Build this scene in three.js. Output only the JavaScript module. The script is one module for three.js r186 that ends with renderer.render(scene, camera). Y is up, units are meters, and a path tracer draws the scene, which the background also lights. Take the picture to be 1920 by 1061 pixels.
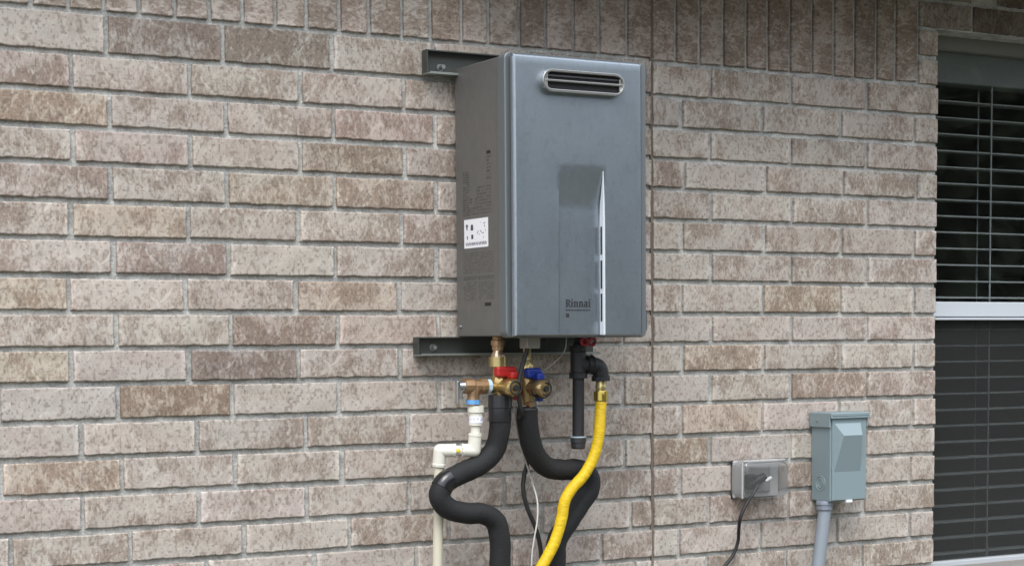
import * as THREE from 'three';
import { RoundedBoxGeometry } from 'three/addons/geometries/RoundedBoxGeometry.js';
import { mergeGeometries, toCreasedNormals } from 'three/addons/utils/BufferGeometryUtils.js';
import { FontLoader } from 'three/addons/loaders/FontLoader.js';
import { TextGeometry } from 'three/addons/geometries/TextGeometry.js';

// ---------------------------------------------------------------- camera, sky, sun, exposure
const scene = new THREE.Scene();
const camera = new THREE.PerspectiveCamera(2 * Math.atan(530.5 / 3378) * 180 / Math.PI, 1920 / 1061, 0.05, 400);
camera.position.set(-0.2433, 1.5623, 3.7145);
camera.rotation.set(-0.0706, -0.5148, -0.0074, 'YXZ');
camera.setViewOffset(1920, 1061, 0, -352.7, 1920, 1061);     // the photograph is the upper part of a taller frame

const SUN = new THREE.Vector3(-0.36, 0.86, 0.52).normalize();
{ // overcast sky: bright overhead, a little dimmer at the horizon, brightest around the veiled sun
  const W = 512, H = 256, d = new Float32Array(W * H * 4);
  for (let j = 0; j < H; j++) for (let i = 0; i < W; i++) {
    const el = ((j + 0.5) / H - 0.5) * Math.PI, az = ((i + 0.5) / W - 0.5) * 2 * Math.PI;
    const dir = new THREE.Vector3(Math.cos(el) * Math.cos(az), Math.sin(el), Math.cos(el) * Math.sin(az));
    const up = Math.max(0, dir.y), s = Math.max(0, dir.dot(SUN));
    const v = (0.54 + 0.72 * up) + 0.35 * Math.pow(s, 6);
    const cloud = 1 + 0.05 * Math.sin(az * 3 + el * 5) * Math.cos(el * 4 - az * 2);
    const k = (j * W + i) * 4;
    d[k] = v * 0.93 * cloud; d[k + 1] = v * 0.985 * cloud; d[k + 2] = v * 1.07 * cloud; d[k + 3] = 1;
  }
  const t = new THREE.DataTexture(d, W, H, THREE.RGBAFormat, THREE.FloatType);
  t.mapping = THREE.EquirectangularReflectionMapping; t.magFilter = THREE.LinearFilter; t.minFilter = THREE.LinearFilter; t.needsUpdate = true;
  scene.background = t; scene.environment = t;
}
const sun = new THREE.DirectionalLight(new THREE.Color(1, 0.965, 0.91), 0.9);
sun.position.copy(SUN).multiplyScalar(12).add(new THREE.Vector3(1.9, 1.5, 0));
sun.target.position.set(1.9, 1.5, 0); sun.castShadow = true; sun.shadow.radius = 44;
sun.shadow.mapSize.set(2048, 2048);
Object.assign(sun.shadow.camera, { left: -4, right: 4, top: 4, bottom: -4, near: 1, far: 30 });
scene.add(sun, sun.target);

const renderer = new THREE.WebGLRenderer({ antialias: true });
renderer.toneMapping = THREE.LinearToneMapping;
renderer.toneMappingExposure = 2.36;
renderer.shadowMap.enabled = true;
renderer.setSize(1024, 565);

// ---------------------------------------------------------------- helpers
function rng(seed) { let a = seed >>> 0; return () => { a = (a + 0x6D2B79F5) | 0; let t = Math.imul(a ^ (a >>> 15), 1 | a); t = (t + Math.imul(t ^ (t >>> 7), 61 | t)) ^ t; return ((t ^ (t >>> 14)) >>> 0) / 4294967296; }; }
const R = rng(20417);
const lerp = (a, b, t) => a + (b - a) * t, clamp = (x, a = 0, b = 1) => Math.min(b, Math.max(a, x));
const sstep = (a, b, x) => { const t = clamp((x - a) / (b - a)); return t * t * (3 - 2 * t); };
function hash(ix, iy, s) { let h = Math.imul(ix, 374761393) ^ Math.imul(iy, 668265263) ^ Math.imul(s, 2147483647 ^ 0x5bd1e995); h = Math.imul(h ^ (h >>> 13), 1274126177); h ^= h >>> 16; return (h >>> 0) / 4294967296; }
function vnoise(x, y, s, px = 1 << 20, py = 1 << 20) {            // value noise, periodic in px, py
  const x0 = Math.floor(x), y0 = Math.floor(y), fx = x - x0, fy = y - y0, u = fx * fx * (3 - 2 * fx), v = fy * fy * (3 - 2 * fy);
  const a = ((x0 % px) + px) % px, b = (((x0 + 1) % px) + px) % px, c = ((y0 % py) + py) % py, e = (((y0 + 1) % py) + py) % py;
  return lerp(lerp(hash(a, c, s), hash(b, c, s), u), lerp(hash(a, e, s), hash(b, e, s), u), v);
}
const used = new Map();
function numbered(n) { const k = used.get(n) || 0; used.set(n, k + 1); return k ? `${n}_${String(k).padStart(3, '0')}` : n; }
const V3 = (x, y, z) => new THREE.Vector3(x, y, z);
function thing(name, label, category, pos, group) {
  const o = new THREE.Group(); o.name = numbered(name); o.position.set(...pos); scene.add(o);
  o.userData = { label, category }; if (group) o.userData.group = group;
  return o;
}
// geometry comes in world metres; it is moved to the frame of its parent
function part(name, geo, mat, parent, label) {
  const g = Array.isArray(geo) ? mergeGeometries(geo.map(q => { const n = q.index ? q.toNonIndexed() : q; for (const k of Object.keys(n.attributes)) if (!['position', 'normal', 'uv'].includes(k)) n.deleteAttribute(k); if (!n.attributes.uv) n.setAttribute('uv', new THREE.BufferAttribute(new Float32Array(n.attributes.position.count * 2), 2)); return n; })) : geo;
  let off = V3(0, 0, 0); for (let p = parent; p && p !== scene; p = p.parent) off.add(p.position);
  g.translate(-off.x, -off.y, -off.z);
  const m = new THREE.Mesh(g, mat); m.name = name; m.castShadow = m.receiveShadow = true;
  if (label) m.userData.label = label;
  parent.add(m); return m;
}
const box = (x0, x1, y0, y1, z0, z1) => new THREE.BoxGeometry(x1 - x0, y1 - y0, z1 - z0).translate((x0 + x1) / 2, (y0 + y1) / 2, (z0 + z1) / 2);
const rbox = (x0, x1, y0, y1, z0, z1, r = 0.003, s = 3) => new RoundedBoxGeometry(x1 - x0, y1 - y0, z1 - z0, s, r).translate((x0 + x1) / 2, (y0 + y1) / 2, (z0 + z1) / 2);
function cyl(a, b, r0, r1 = r0, seg = 28, rot = 0) {                // solid between two points
  const A = V3(...a), B = V3(...b), d = B.clone().sub(A), g = new THREE.CylinderGeometry(r1, r0, d.length(), seg, 1);
  if (rot) g.rotateY(rot);
  g.applyQuaternion(new THREE.Quaternion().setFromUnitVectors(V3(0, 1, 0), d.clone().normalize()));
  return g.translate((A.x + B.x) / 2, (A.y + B.y) / 2, (A.z + B.z) / 2);
}
function turned(a, b, prof, seg = 32) {                             // lathe along a-b; profile [t, radius]
  const A = V3(...a), B = V3(...b), d = B.clone().sub(A), L = d.length();
  const g = new THREE.LatheGeometry(prof.map(([t, r]) => new THREE.Vector2(Math.max(r, 1e-5), t * L)), seg);
  g.applyQuaternion(new THREE.Quaternion().setFromUnitVectors(V3(0, 1, 0), d.normalize()));
  return toCreasedNormals(g.translate(A.x, A.y, A.z), 0.6);
}
function tube(pts, r, { seg = 160, rad = 24, tension = 0.5, type = 'centripetal' } = {}) {
  const c = new THREE.CatmullRomCurve3(pts.map(p => V3(...p)), false, type, tension);
  return new THREE.TubeGeometry(c, seg, r, rad, false);
}
function lumpy(g, amp, s) {                                            // uneven foam: push the skin in and out a little
  const p = g.attributes.position, n = g.attributes.normal;
  for (let i = 0; i < p.count; i++) { const x = p.getX(i), y = p.getY(i), z = p.getZ(i), d = amp * ((vnoise(x * 60 + z * 40, y * 60, s) - 0.5) * 1.4 + (vnoise(x * 150 - z * 90, y * 170, s + 1) - 0.5) * 0.7); p.setXYZ(i, x + n.getX(i) * d, y + n.getY(i) * d, z + n.getZ(i) * d); }
  return g;
}
function ball(p, r, sx = 1, sy = 1, sz = 1) { return new THREE.SphereGeometry(r, 24, 16).scale(sx, sy, sz).translate(...p); }
function torus(p, R0, r, axis = 'z', arc = Math.PI * 2) { const g = new THREE.TorusGeometry(R0, r, 12, 36, arc); if (axis === 'y') g.rotateX(Math.PI / 2); if (axis === 'x') g.rotateY(Math.PI / 2); return g.translate(...p); }
function dataTex(W, H, fn, srgb) {
  const d = new Uint8Array(W * H * 4);
  for (let j = 0; j < H; j++) for (let i = 0; i < W; i++) { const c = fn(i, j), k = (j * W + i) * 4; d[k] = clamp(c[0], 0, 255); d[k + 1] = clamp(c[1], 0, 255); d[k + 2] = clamp(c[2], 0, 255); d[k + 3] = 255; }
  const t = new THREE.DataTexture(d, W, H); t.wrapS = t.wrapT = THREE.RepeatWrapping; t.magFilter = THREE.LinearFilter; t.minFilter = THREE.LinearMipmapLinearFilter; t.generateMipmaps = true;
  if (srgb) t.colorSpace = THREE.SRGBColorSpace; t.needsUpdate = true; return t;
}
const lin = (r, g, b) => new THREE.Color().setRGB(r, g, b);
const std = (c, roughness, metalness = 0, extra = {}) => new THREE.MeshStandardMaterial({ color: c, roughness, metalness, ...extra });

// ---------------------------------------------------------------- brick and mortar materials
const TW = 1024, TH = 512, TM = 0.8, TN = 0.4;                      // texture covers 0.8 m x 0.4 m
const mm = (i, s) => i * (TM * 1000 / TW) / s;                      // pixel -> cells of s millimetres
function cells(s) { return Math.round(TM * 1000 / s); }
function nz(i, j, sx, sy, seed) { const cx = cells(sx), cy = Math.round(TN * 1000 / sy); return vnoise(i / TW * cx, j / TH * cy, seed, cx, cy); }
const heightField = new Float32Array(TW * TH), scars = new Float32Array(TW * TH);
{ const r = rng(77);                                                // smeared folds left by the mould: short slanting ridges
  for (let n = 0; n < 70; n++) {
    const cx = r() * TW, cy = r() * TH, a = (r() < 0.75 ? 0.95 : -0.5) + (r() - 0.5) * 0.8, L = 14 + r() * 26, w = 3 + r() * 6, k = 0.4 + r() * 0.6, bend = (r() - 0.5) * 0.03;
    const ca = Math.cos(a), sa = Math.sin(a), M = Math.ceil(L + w + 4);
    for (let y = -M; y <= M; y++) for (let x = -M; x <= M; x++) {
      const u = x * ca + y * sa, v = -x * sa + y * ca + bend * u * u, ww = w * (1 - Math.abs(u) / (L + 2));
      if (ww <= 0) continue; const e = clamp(1 - Math.abs(v) / ww); if (e <= 0) continue;
      const ii = ((Math.round(cx + x) % TW) + TW) % TW, jj = ((Math.round(cy + y) % TH) + TH) % TH;
      scars[jj * TW + ii] = Math.max(scars[jj * TW + ii], k * Math.sqrt(e) * (0.6 + 0.4 * vnoise(x / 3, y / 3, n)));
    }
  } }
const F1 = new Float32Array(TW * TH), F2 = new Float32Array(TW * TH), F3 = new Float32Array(TW * TH), F4 = new Float32Array(TW * TH);
for (let j = 0; j < TH; j++) for (let i = 0; i < TW; i++) {
  const k = j * TW + i, wx = i + 9 * (nz(i, j, 14, 14, 3) - 0.5);
  F1[k] = 0.6 * nz(wx, j, 46, 40, 11) + 0.4 * nz(wx, j, 19, 22, 12);                    // broad clouds
  F2[k] = 0.42 * nz(wx, j, 6, 16, 21) + 0.33 * nz(wx, j, 4, 9, 22) + 0.25 * nz(wx, j, 3.2, 4.5, 23); // drag streaks
  F3[k] = 0.55 * nz(i, j, 3.4, 3.8, 31) + 0.45 * nz(i, j, 1.9, 2.2, 32);               // grain
  F4[k] = nz(wx, j, 5.2, 7.5, 41);                                                     // flecks
  heightField[k] = 0.45 * F2[k] + 0.3 * F3[k] - 0.35 * sstep(0.84, 0.95, F4[k]) + 0.45 * scars[k] + 0.2 * F1[k];
}
const brickBump = dataTex(TW, TH, (i, j) => { const v = 120 * heightField[j * TW + i] + 60; return [v, v, v]; });
const TONES = [0.06, 0.28, 0.5, 0.74, 1.0];
const LIGHT = [187, 178, 169], PINK = [182, 168, 159], BROWN = [149, 133, 121], DARK = [103, 90, 82], CREAM = [206, 198, 186];
const brickMats = TONES.map((t, n) => {
  const ox = n * 211, oy = n * 97;
  const map = dataTex(TW, TH, (i, j) => {
    const ii = (i + ox) % TW, jj = (j + oy) % TH, k = jj * TW + ii;
    const cloud = F1[k], st = F2[k], gr = F3[k], fl = F4[k], sc = scars[k];
    const st2 = nz(ii, jj, 2.6, 5.5, 24), patch = sstep(0.35, 0.7, nz(ii, jj, 70, 52, 52));
    let b = clamp(0.10 + 0.72 * t + 1.25 * (cloud - 0.5) * (0.55 + t) + 1.35 * (st - 0.5) * (0.45 + 0.75 * t) + 0.55 * (st2 - 0.5) * (0.5 + 0.5 * t) - 0.18 * patch);
    b = lerp(b, sstep(0.2, 0.8, b), 0.5) * 0.97; const sp = nz(ii, jj, 5.2, 6.4, 61), sp2 = nz(ii, jj, 4.4, 5.6, 62);
    const pk = sstep(0.4, 0.75, nz(ii, jj, 60, 33, 51));
    const c = [0, 1, 2].map(q => {
      let v = lerp(lerp(LIGHT[q], PINK[q], pk * 0.5), BROWN[q], b);
      v = lerp(v, DARK[q], (0.18 + 0.5 * b) * sstep(0.55, 0.82, gr) * 0.8);
      v = lerp(v, CREAM[q], 0.5 * sstep(0.6, 0.9, 1 - st) * (0.3 + 0.7 * t) + 0.85 * sc + 0.25 * sstep(0.7, 0.9, 1 - gr));
      v = lerp(v, DARK[q], 0.34 * sstep(0.62, 0.86, sp)); v = lerp(v, CREAM[q], 0.30 * sstep(0.64, 0.88, sp2)); v = lerp(v, DARK[q], 0.3 * sstep(0.84, 0.95, fl));
      return v * (0.955 + 0.09 * gr);
    });
    return c;
  }, true);
  return new THREE.MeshStandardMaterial({ map, bumpMap: brickBump, bumpScale: 0.0022, roughness: 0.94, vertexColors: true });
});
const mortarBump = dataTex(512, 512, (i, j) => { const v = 255 * (0.5 * vnoise(i / 6, j / 6, 5, 85, 85) + 0.3 * vnoise(i / 2.5, j / 2.5, 6, 205, 205) + 0.2 * vnoise(i / 32, j / 32, 7, 16, 16)); return [v, v, v]; });
const mortarMap = dataTex(512, 512, (i, j) => { const v = 0.82 + 0.22 * vnoise(i / 26, j / 26, 8, 20, 20) + 0.10 * vnoise(i / 90, j / 90, 12, 6, 6) + 0.2 * (vnoise(i / 4, j / 4, 9, 128, 128) - 0.5); return [174 * v, 174 * v, 170 * v]; }, true);
for (const t of [mortarBump, mortarMap]) t.repeat.set(2.5, 2.5);
const mortarMat = new THREE.MeshStandardMaterial({ map: mortarMap, bumpMap: mortarBump, bumpScale: 0.002, roughness: 0.97 });

// ---------------------------------------------------------------- the house: wall, bricks, window, eave
const Y0 = 2.25, PW = 0.254, PH = 0.0762, JT = 0.0115;              // foot of the soldier course, brick pitch, joint
const WX0 = 3.19, WX1 = 4.12, WY0 = Y0 - 1.352, WY1 = Y0 + 0.15;     // window opening
const CJ = 2.2615;                                                  // movement joint
const house = thing('brick_house', 'light brown mottled brick house wall with soldier course and a dark window', 'house', [2.2, 0, 0]);
const wallShape = new THREE.Shape([[-1.6, 0], [6, 0], [6, 2.72], [-1.6, 2.72]].map(p => new THREE.Vector2(...p)));
wallShape.holes.push(new THREE.Path([[WX0, WY0], [WX0, WY1], [WX1, WY1], [WX1, WY0]].map(p => new THREE.Vector2(...p))));
const wall = part('wall', new THREE.ExtrudeGeometry(wallShape, { depth: 0.12, bevelEnabled: false }).translate(0, 0, -0.1287), mortarMat, house);

function brickGeo(w, h, depth, seed, o = {}) {
  const s = seed * 13.7, rE = 0.0024, grid = (L) => { const n = Math.max(3, Math.round((L - 0.012) / 0.009)), a = [0, 0.0011, 0.0032]; for (let i = 1; i < n; i++) a.push(0.006 + (L - 0.012) * i / n); a.push(L - 0.0032, L - 0.0011, L); return a; };
  const xs = grid(w), ys = grid(h), nx = xs.length, ny = ys.length, pos = [], uv = [], col = [], idx = [];
  const u0 = R() * 5, v0 = R() * 5, frame = o.frame ?? 0, tint = o.tint ?? [1, 1, 1], vert = o.vertical;
  const bow = (R() - 0.5) * 0.0012, tiltX = (R() - 0.5) * 0.012, tiltY = (R() - 0.5) * 0.02;
  const wob = (q, k) => (vnoise(q * 70, k, seed) - 0.5) * 0.0017 + (vnoise(q * 260, k + 9, seed) - 0.5) * 0.0013;
  const put = (i, j, back) => {
    const x = xs[i], y = ys[j], fx = x / w, fy = y / h;
    const X = -w / 2 + x + lerp(wob(y, 1), wob(y, 2), fx) * (Math.abs(fx - 0.5) * 2), Y = -h / 2 + y + lerp(wob(x, 3) * 1.25, wob(x, 4), fy) * (Math.abs(fy - 0.5) * 2);
    const d = Math.min(x, y, w - x, h - y), dd = clamp(1 - d / rE);
    let Z = -rE * (1 - Math.sqrt(1 - dd * dd)) + (vnoise(x * 38 + s, y * 46, seed) - 0.5) * 0.0022 * (1 - dd * 0.6) + tiltX * (y - h / 2) + tiltY * (x - w / 2) * 0.3 + bow * (fx - 0.5) * (fx - 0.5);
    if (back) Z = -depth;
    pos.push(X, Y, Z);
    if (vert) uv.push((y + u0) / TM, (x + v0) / TN); else uv.push((x + u0) / TM, (y + v0) / TN);
    const L = vert ? h : w, along = vert ? y : x, e = Math.min(along, L - along) + (vnoise(x * 120, y * 120, seed + 4) - 0.5) * 0.008;
    const fr = frame * (1 - sstep(0.006, 0.014, e)) , k = 0.88 + 0.10 * (vnoise(x * 16 + s, y * 22, seed + 2) - 0.5) + 0.25 * fr;
    col.push(tint[0] * k, tint[1] * (k + 0.012 * fr), tint[2] * (k + 0.03 * fr));
  };
  for (let j = 0; j < ny; j++) for (let i = 0; i < nx; i++) put(i, j, false);
  for (let j = 0; j < ny - 1; j++) for (let i = 0; i < nx - 1; i++) { const a = j * nx + i; idx.push(a, a + 1, a + nx + 1, a, a + nx + 1, a + nx); }
  const ring = []; for (let i = 0; i < nx; i++) ring.push([i, 0]); for (let j = 1; j < ny; j++) ring.push([nx - 1, j]); for (let i = nx - 2; i >= 0; i--) ring.push([i, ny - 1]); for (let j = ny - 2; j > 0; j--) ring.push([0, j]);
  const b0 = pos.length / 3; for (const [i, j] of ring) put(i, j, true);
  ring.forEach(([i, j], q) => { const n = (q + 1) % ring.length, f0 = j * nx + i, f1 = ring[n][1] * nx + ring[n][0]; idx.push(f0, b0 + q, b0 + n, f0, b0 + n, f1); });
  const g = new THREE.BufferGeometry();
  g.setAttribute('position', new THREE.Float32BufferAttribute(pos, 3)); g.setAttribute('uv', new THREE.Float32BufferAttribute(uv, 2)); g.setAttribute('color', new THREE.Float32BufferAttribute(col, 3));
  g.setIndex(idx); g.computeVertexNormals(); return g;
}
// tones read off the photograph: [row, x along the wall, tone, tint]; the rest are drawn at random around the wall's mean
const TAN = [1.02, 0.985, 0.92], PURPLE = [0.97, 0.945, 0.96], REDDISH = [1.02, 0.965, 0.95], GREY = [0.97, 0.98, 0.99];
const KNOWN = [[1, 0.99, 0.95], [1, 1.25, 0.92, GREY], [1, 1.5, 0.6], [1, 0.73, 0.05, GREY], [2, 0.7, 0.72], [2, 0.94, 0.2], [2, 1.2, 0.45], [2, 1.45, 0.25], [3, 0.76, 0.72, TAN], [3, 1.0, 0.5], [3, 1.27, 0.6], [3, 1.52, 0.5, REDDISH], [4, 0.7, 0.6], [4, 0.94, 0.2, PURPLE], [4, 1.2, 0.25], [4, 1.46, 0.98, TAN], [4, 1.7, 0.5],
  [5, 0.77, 0.7], [5, 1.0, 0.62], [5, 1.26, 0.55, TAN], [5, 1.52, 0.66, TAN], [6, 0.7, 0.5], [6, 0.94, 0.55, TAN], [6, 1.2, 0.3], [6, 1.45, 0.4], [7, 0.77, 0.5], [7, 1.0, 0.75], [7, 1.26, 0.1], [7, 1.52, 0.5], [8, 0.7, 0.5, TAN], [8, 0.93, 0.22], [8, 1.18, 0.4], [8, 1.43, 0.6, TAN], [8, 1.66, 0.3], [9, 0.77, 0.45], [9, 1.02, 0.35], [9, 1.28, 1.0, REDDISH], [9, 1.54, 0.2, REDDISH],
  [10, 0.7, 0.5, TAN], [10, 0.93, 0.15], [10, 1.19, 1.0, PURPLE], [10, 1.45, 0.5], [11, 0.77, 0.04, GREY], [11, 1.02, 1.0, [1.12, 1.05, 0.95]], [11, 1.28, 0.12], [11, 1.54, 0.2], [12, 0.7, 0.12], [12, 0.94, 0.35], [12, 1.2, 0.4], [12, 1.46, 0.62], [13, 0.78, 0.75, TAN], [13, 1.03, 0.3], [13, 1.29, 0.35], [13, 1.55, 0.62], [14, 0.7, 0.25], [14, 0.95, 0.5], [14, 1.2, 0.35], [14, 1.46, 0.3], [15, 0.8, 0.5], [15, 1.05, 0.5], [15, 1.3, 0.35],
  [1, 2.56, 0.55], [1, 2.82, 0.5], [2, 2.47, 0.55], [2, 2.73, 0.3], [2, 2.99, 0.3], [3, 2.34, 0.25], [3, 2.56, 0.3], [3, 2.82, 0.62], [3, 3.07, 0.5], [4, 2.48, 0.04, GREY], [4, 2.74, 0.5], [4, 2.99, 0.55], [5, 2.57, 0.2], [5, 2.82, 0.55], [5, 3.08, 0.3], [6, 2.48, 0.6], [6, 2.73, 0.2], [6, 2.98, 0.35], [7, 2.34, 0.04, GREY], [7, 2.57, 0.4], [7, 2.82, 0.45], [7, 3.08, 0.6], [8, 2.48, 0.18], [8, 2.73, 0.8, TAN], [8, 2.98, 0.15], [9, 2.34, 0.12], [9, 2.57, 0.3], [9, 2.83, 0.5], [9, 3.08, 0.6],
  [10, 2.48, 0.75, TAN], [10, 2.74, 0.62], [10, 2.98, 0.2], [11, 2.34, 0.15], [11, 2.56, 0.45], [11, 2.82, 0.8, TAN], [11, 3.07, 0.7], [12, 2.48, 0.5, TAN], [12, 2.73, 0.35], [12, 2.98, 0.25], [13, 2.34, 0.88, TAN], [13, 2.56, 0.3], [13, 3.07, 0.2], [14, 2.47, 0.1], [14, 3.0, 0.2], [15, 2.34, 0.2], [15, 2.56, 0.72], [15, 3.07, 0.5], [16, 2.47, 0.35], [16, 2.73, 0.25], [16, 2.98, 0.2], [17, 2.82, 0.5]];
let brickCount = 0; const spare = [[], [], [], [], []];
function brick(x0, x1, y0, y1, o = {}) {
  const w = x1 - x0, h = y1 - y0, cx = (x0 + x1) / 2, cy = (y0 + y1) / 2;
  const tone = clamp(o.tone ?? 0.12 + 0.55 * R()), n = TONES.reduce((b, t, i) => Math.abs(t - tone) < Math.abs(TONES[b] - tone) ? i : b, 0);
  const j = () => 1 + (R() - 0.5) * 0.025, base = o.tint ?? [1, 1, 1], lum = (1 + (R() - 0.5) * 0.10) * (1 - 0.15 * sstep(0.85, 1, tone) - 0.05 * sstep(0.5, 0.8, tone));
  const g = brickGeo(w, h, o.depth ?? 0.03, brickCount + 3, { frame: R() < 0.7 ? 0.5 + R() * 0.6 : 0.15, tint: base.map(q => q * lum * j()), vertical: o.vertical });
  brickCount++;
  const z = (R() - 0.5) * 0.0022;
  if (o.spare) { spare[n].push(g.toNonIndexed().translate(cx - 2.2, cy, z)); return; }
  const m = new THREE.Mesh(g, brickMats[n]); m.name = 'brick'; m.position.set(cx - 2.2, cy, z); m.castShadow = m.receiveShadow = true; wall.add(m);
}
// offset of the bond in every row, left and right of the movement joint (measured row by row)
const OFF_L = { 1: .8986, 2: .8213, 3: .9011, 4: .8213, 5: .9012, 6: .8136, 7: .9024, 8: .8039, 9: .9051, 10: .8075, 11: .906, 12: .8231, 13: .9099, 14: .8251, 15: .9261, 16: .8398 };
const OFF_R = { 1: 2.4365, 2: 2.347, 3: 2.4359, 4: 2.3563, 5: 2.44, 6: 2.3516, 7: 2.4401, 8: 2.3501, 9: 2.4401, 10: 2.3502, 11: 2.438, 12: 2.3476, 13: 2.4381, 14: 2.3435, 15: 2.434, 16: 2.3412, 17: 2.4261 };
const BED_L = [10, -1, -1.2, -.4, 1.5, 0.6, 0, -1, -.8, -.6, 1.5, 0.5, .2, -.2, -2.2], BED_R = [3, -1.8, -1.8, -1.2, .4, .8, 0, .8, -2.5, 1, 3.5, 3.5, -1.8, -.3, 0, -.8, -1];
const known = (r, x) => { let b = null, d = 0.1; for (const k of KNOWN) if (k[0] === r && Math.abs(k[1] - x) < d) { d = Math.abs(k[1] - x); b = k; } return b; };
const jj = (s = 0.003) => (R() - 0.5) * s;
function course(r, xa, xb, off, bed, seen) {                        // one row of stretchers from xa to xb
  const top = Y0 - (r - 1) * PH + (bed[r - 1] ?? 0) / 1000 - JT, bot = Y0 - r * PH + (bed[r] ?? 0) / 1000;
  const cuts = []; for (let n = -8; n < 24; n++) { const x = off + n * PW + jj(); if (x > xa + 0.03 && x < xb - 0.03) cuts.push(x); }
  const e = [xa, ...cuts, xb];
  for (let i = 0; i < e.length - 1; i++) {
    const x0 = e[i] + (i ? JT / 2 : 0) + jj(), x1 = e[i + 1] - (i < e.length - 2 ? JT / 2 : 0) + jj();
    const k = known(r, (x0 + x1) / 2), vis = seen((x0 + x1) / 2, r), dy = jj(0.0016);
    brick(x0, x1, bot + dy, top + dy + jj(0.0016), { tone: k ? k[2] : undefined, tint: k && k[3], spare: !vis, depth: xb === WX0 && i === e.length - 2 ? 0.1 : 0.03 });
  }
}
for (let r = 1; r <= 29; r++) {
  const oL = OFF_L[r] ?? (r % 2 ? 0.93 : 0.845) + jj(0.02), oR = OFF_R[r] ?? (r % 2 ? 2.428 : 2.342) + jj(0.012);
  course(r, -1.5, CJ - 0.0037, oL, BED_L, (x, q) => q <= 16 && x > 0.52);
  course(r, CJ + 0.0037, r <= 17 ? WX0 : (r === 18 ? WX0 : 6), oR, BED_R, (x, q) => q <= 18 && x < 3.2);
}
for (let r = 1; r <= 18; r++) course(r, WX1, 6, oddOff(r), [], () => false);
function oddOff(r) { return r % 2 ? 4.4 : 4.31; }
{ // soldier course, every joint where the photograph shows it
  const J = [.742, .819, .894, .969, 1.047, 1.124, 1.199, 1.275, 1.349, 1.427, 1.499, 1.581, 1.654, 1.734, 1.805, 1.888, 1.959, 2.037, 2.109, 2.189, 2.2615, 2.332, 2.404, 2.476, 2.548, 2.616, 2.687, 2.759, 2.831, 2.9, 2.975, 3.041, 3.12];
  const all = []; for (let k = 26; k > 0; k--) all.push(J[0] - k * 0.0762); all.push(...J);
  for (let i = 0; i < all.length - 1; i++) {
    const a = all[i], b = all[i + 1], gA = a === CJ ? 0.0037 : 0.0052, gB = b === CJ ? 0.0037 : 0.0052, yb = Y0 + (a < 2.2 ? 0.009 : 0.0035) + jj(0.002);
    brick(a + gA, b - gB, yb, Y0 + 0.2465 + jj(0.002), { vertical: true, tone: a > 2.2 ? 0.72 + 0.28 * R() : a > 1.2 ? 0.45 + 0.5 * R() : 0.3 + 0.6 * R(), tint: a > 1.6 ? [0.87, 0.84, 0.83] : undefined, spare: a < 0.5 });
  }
  for (let k = 0; k < 4; k++) brick(3.12 + 0.0052, k < 2 ? WX0 : WX0 + 0.12, Y0 + k * PH + 0.001, Y0 + (k + 1) * PH - JT + 0.001, { tone: 0.3 + 0.3 * R(), tint: k > 1 ? [0.6, 0.6, 0.58] : undefined, depth: 0.1 });  // upper quoin bricks tinted darker to carry the eave shade
  for (let k = 2; k < 4; k++) for (let x = WX0 + 0.12; x < 5.9; x += PW) brick(x + (k % 2 ? 0.09 : 0) + JT, x + (k % 2 ? 0.09 : 0) + PW, Y0 + k * PH + 0.001, Y0 + (k + 1) * PH - JT + 0.001, { tone: 0.95, tint: [0.5, 0.5, 0.48], spare: x > 3.6 });  // bricks over the window: eave shade painted into the dark tint
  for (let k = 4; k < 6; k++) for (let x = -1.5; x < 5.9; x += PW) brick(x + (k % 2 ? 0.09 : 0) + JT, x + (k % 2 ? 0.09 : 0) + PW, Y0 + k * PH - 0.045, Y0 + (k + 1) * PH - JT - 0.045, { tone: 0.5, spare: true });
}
spare.forEach((a, n) => { if (!a.length) return; const m = new THREE.Mesh(mergeGeometries(a), brickMats[n]); m.name = 'brickwork'; m.userData.kind = 'stuff'; m.castShadow = m.receiveShadow = true; wall.add(m); });
part('movement_joint', box(CJ - 0.0036, CJ + 0.0036, 0.05, 2.72, -0.0095, -0.0032), std(lin(0.25, 0.205, 0.165), 0.8, 0, { bumpMap: mortarBump, bumpScale: 0.002 }), wall, 'dark brown sealant strip up the wall');

// window: frame, two sashes, white meeting rail, panes, insect screen over the lower half
const vinyl = std(lin(0.56, 0.59, 0.63), 0.45), bronze = std(lin(0.16, 0.155, 0.14), 0.5);
const FZ = -0.08, WM = [Y0 - 0.622, Y0 - 0.580];
const win = part('window', [box(WX0, WX0 + 0.05, WY0, WY1, FZ - 0.045, FZ), box(WX1 - 0.05, WX1, WY0, WY1, FZ - 0.045, FZ), box(WX0 + 0.05, WX1 - 0.05, Y0 + 0.113, WY1, FZ - 0.045, FZ), box(WX0 + 0.05, WX1 - 0.05, WY0, Y0 - 1.313, FZ - 0.045, FZ)], bronze, house);
part('meeting_rail', [rbox(WX0 + 0.03, WX1 - 0.03, WM[0], WM[1], FZ - 0.035, FZ + 0.004, 0.003)], vinyl, win, 'white meeting rail between the two sashes');
part('rail_lip', [rbox(WX0 + 0.03, WX1 - 0.03, WM[0] - 0.009, WM[0] - 0.0025, FZ - 0.03, FZ + 0.009, 0.002)], vinyl, win);
part('bottom_rail', [rbox(WX0 + 0.045, WX1 - 0.045, Y0 - 1.345, Y0 - 1.309, FZ - 0.03, FZ + 0.006, 0.003)], std(lin(0.42, 0.44, 0.46), 0.5), win);
part('sill', [rbox(WX0 - 0.0, WX1 + 0.0, WY0 - 0.004, WY0 + 0.03, FZ + 0.001, 0.02, 0.004)], std(lin(0.22, 0.205, 0.19), 0.9), win);
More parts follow.
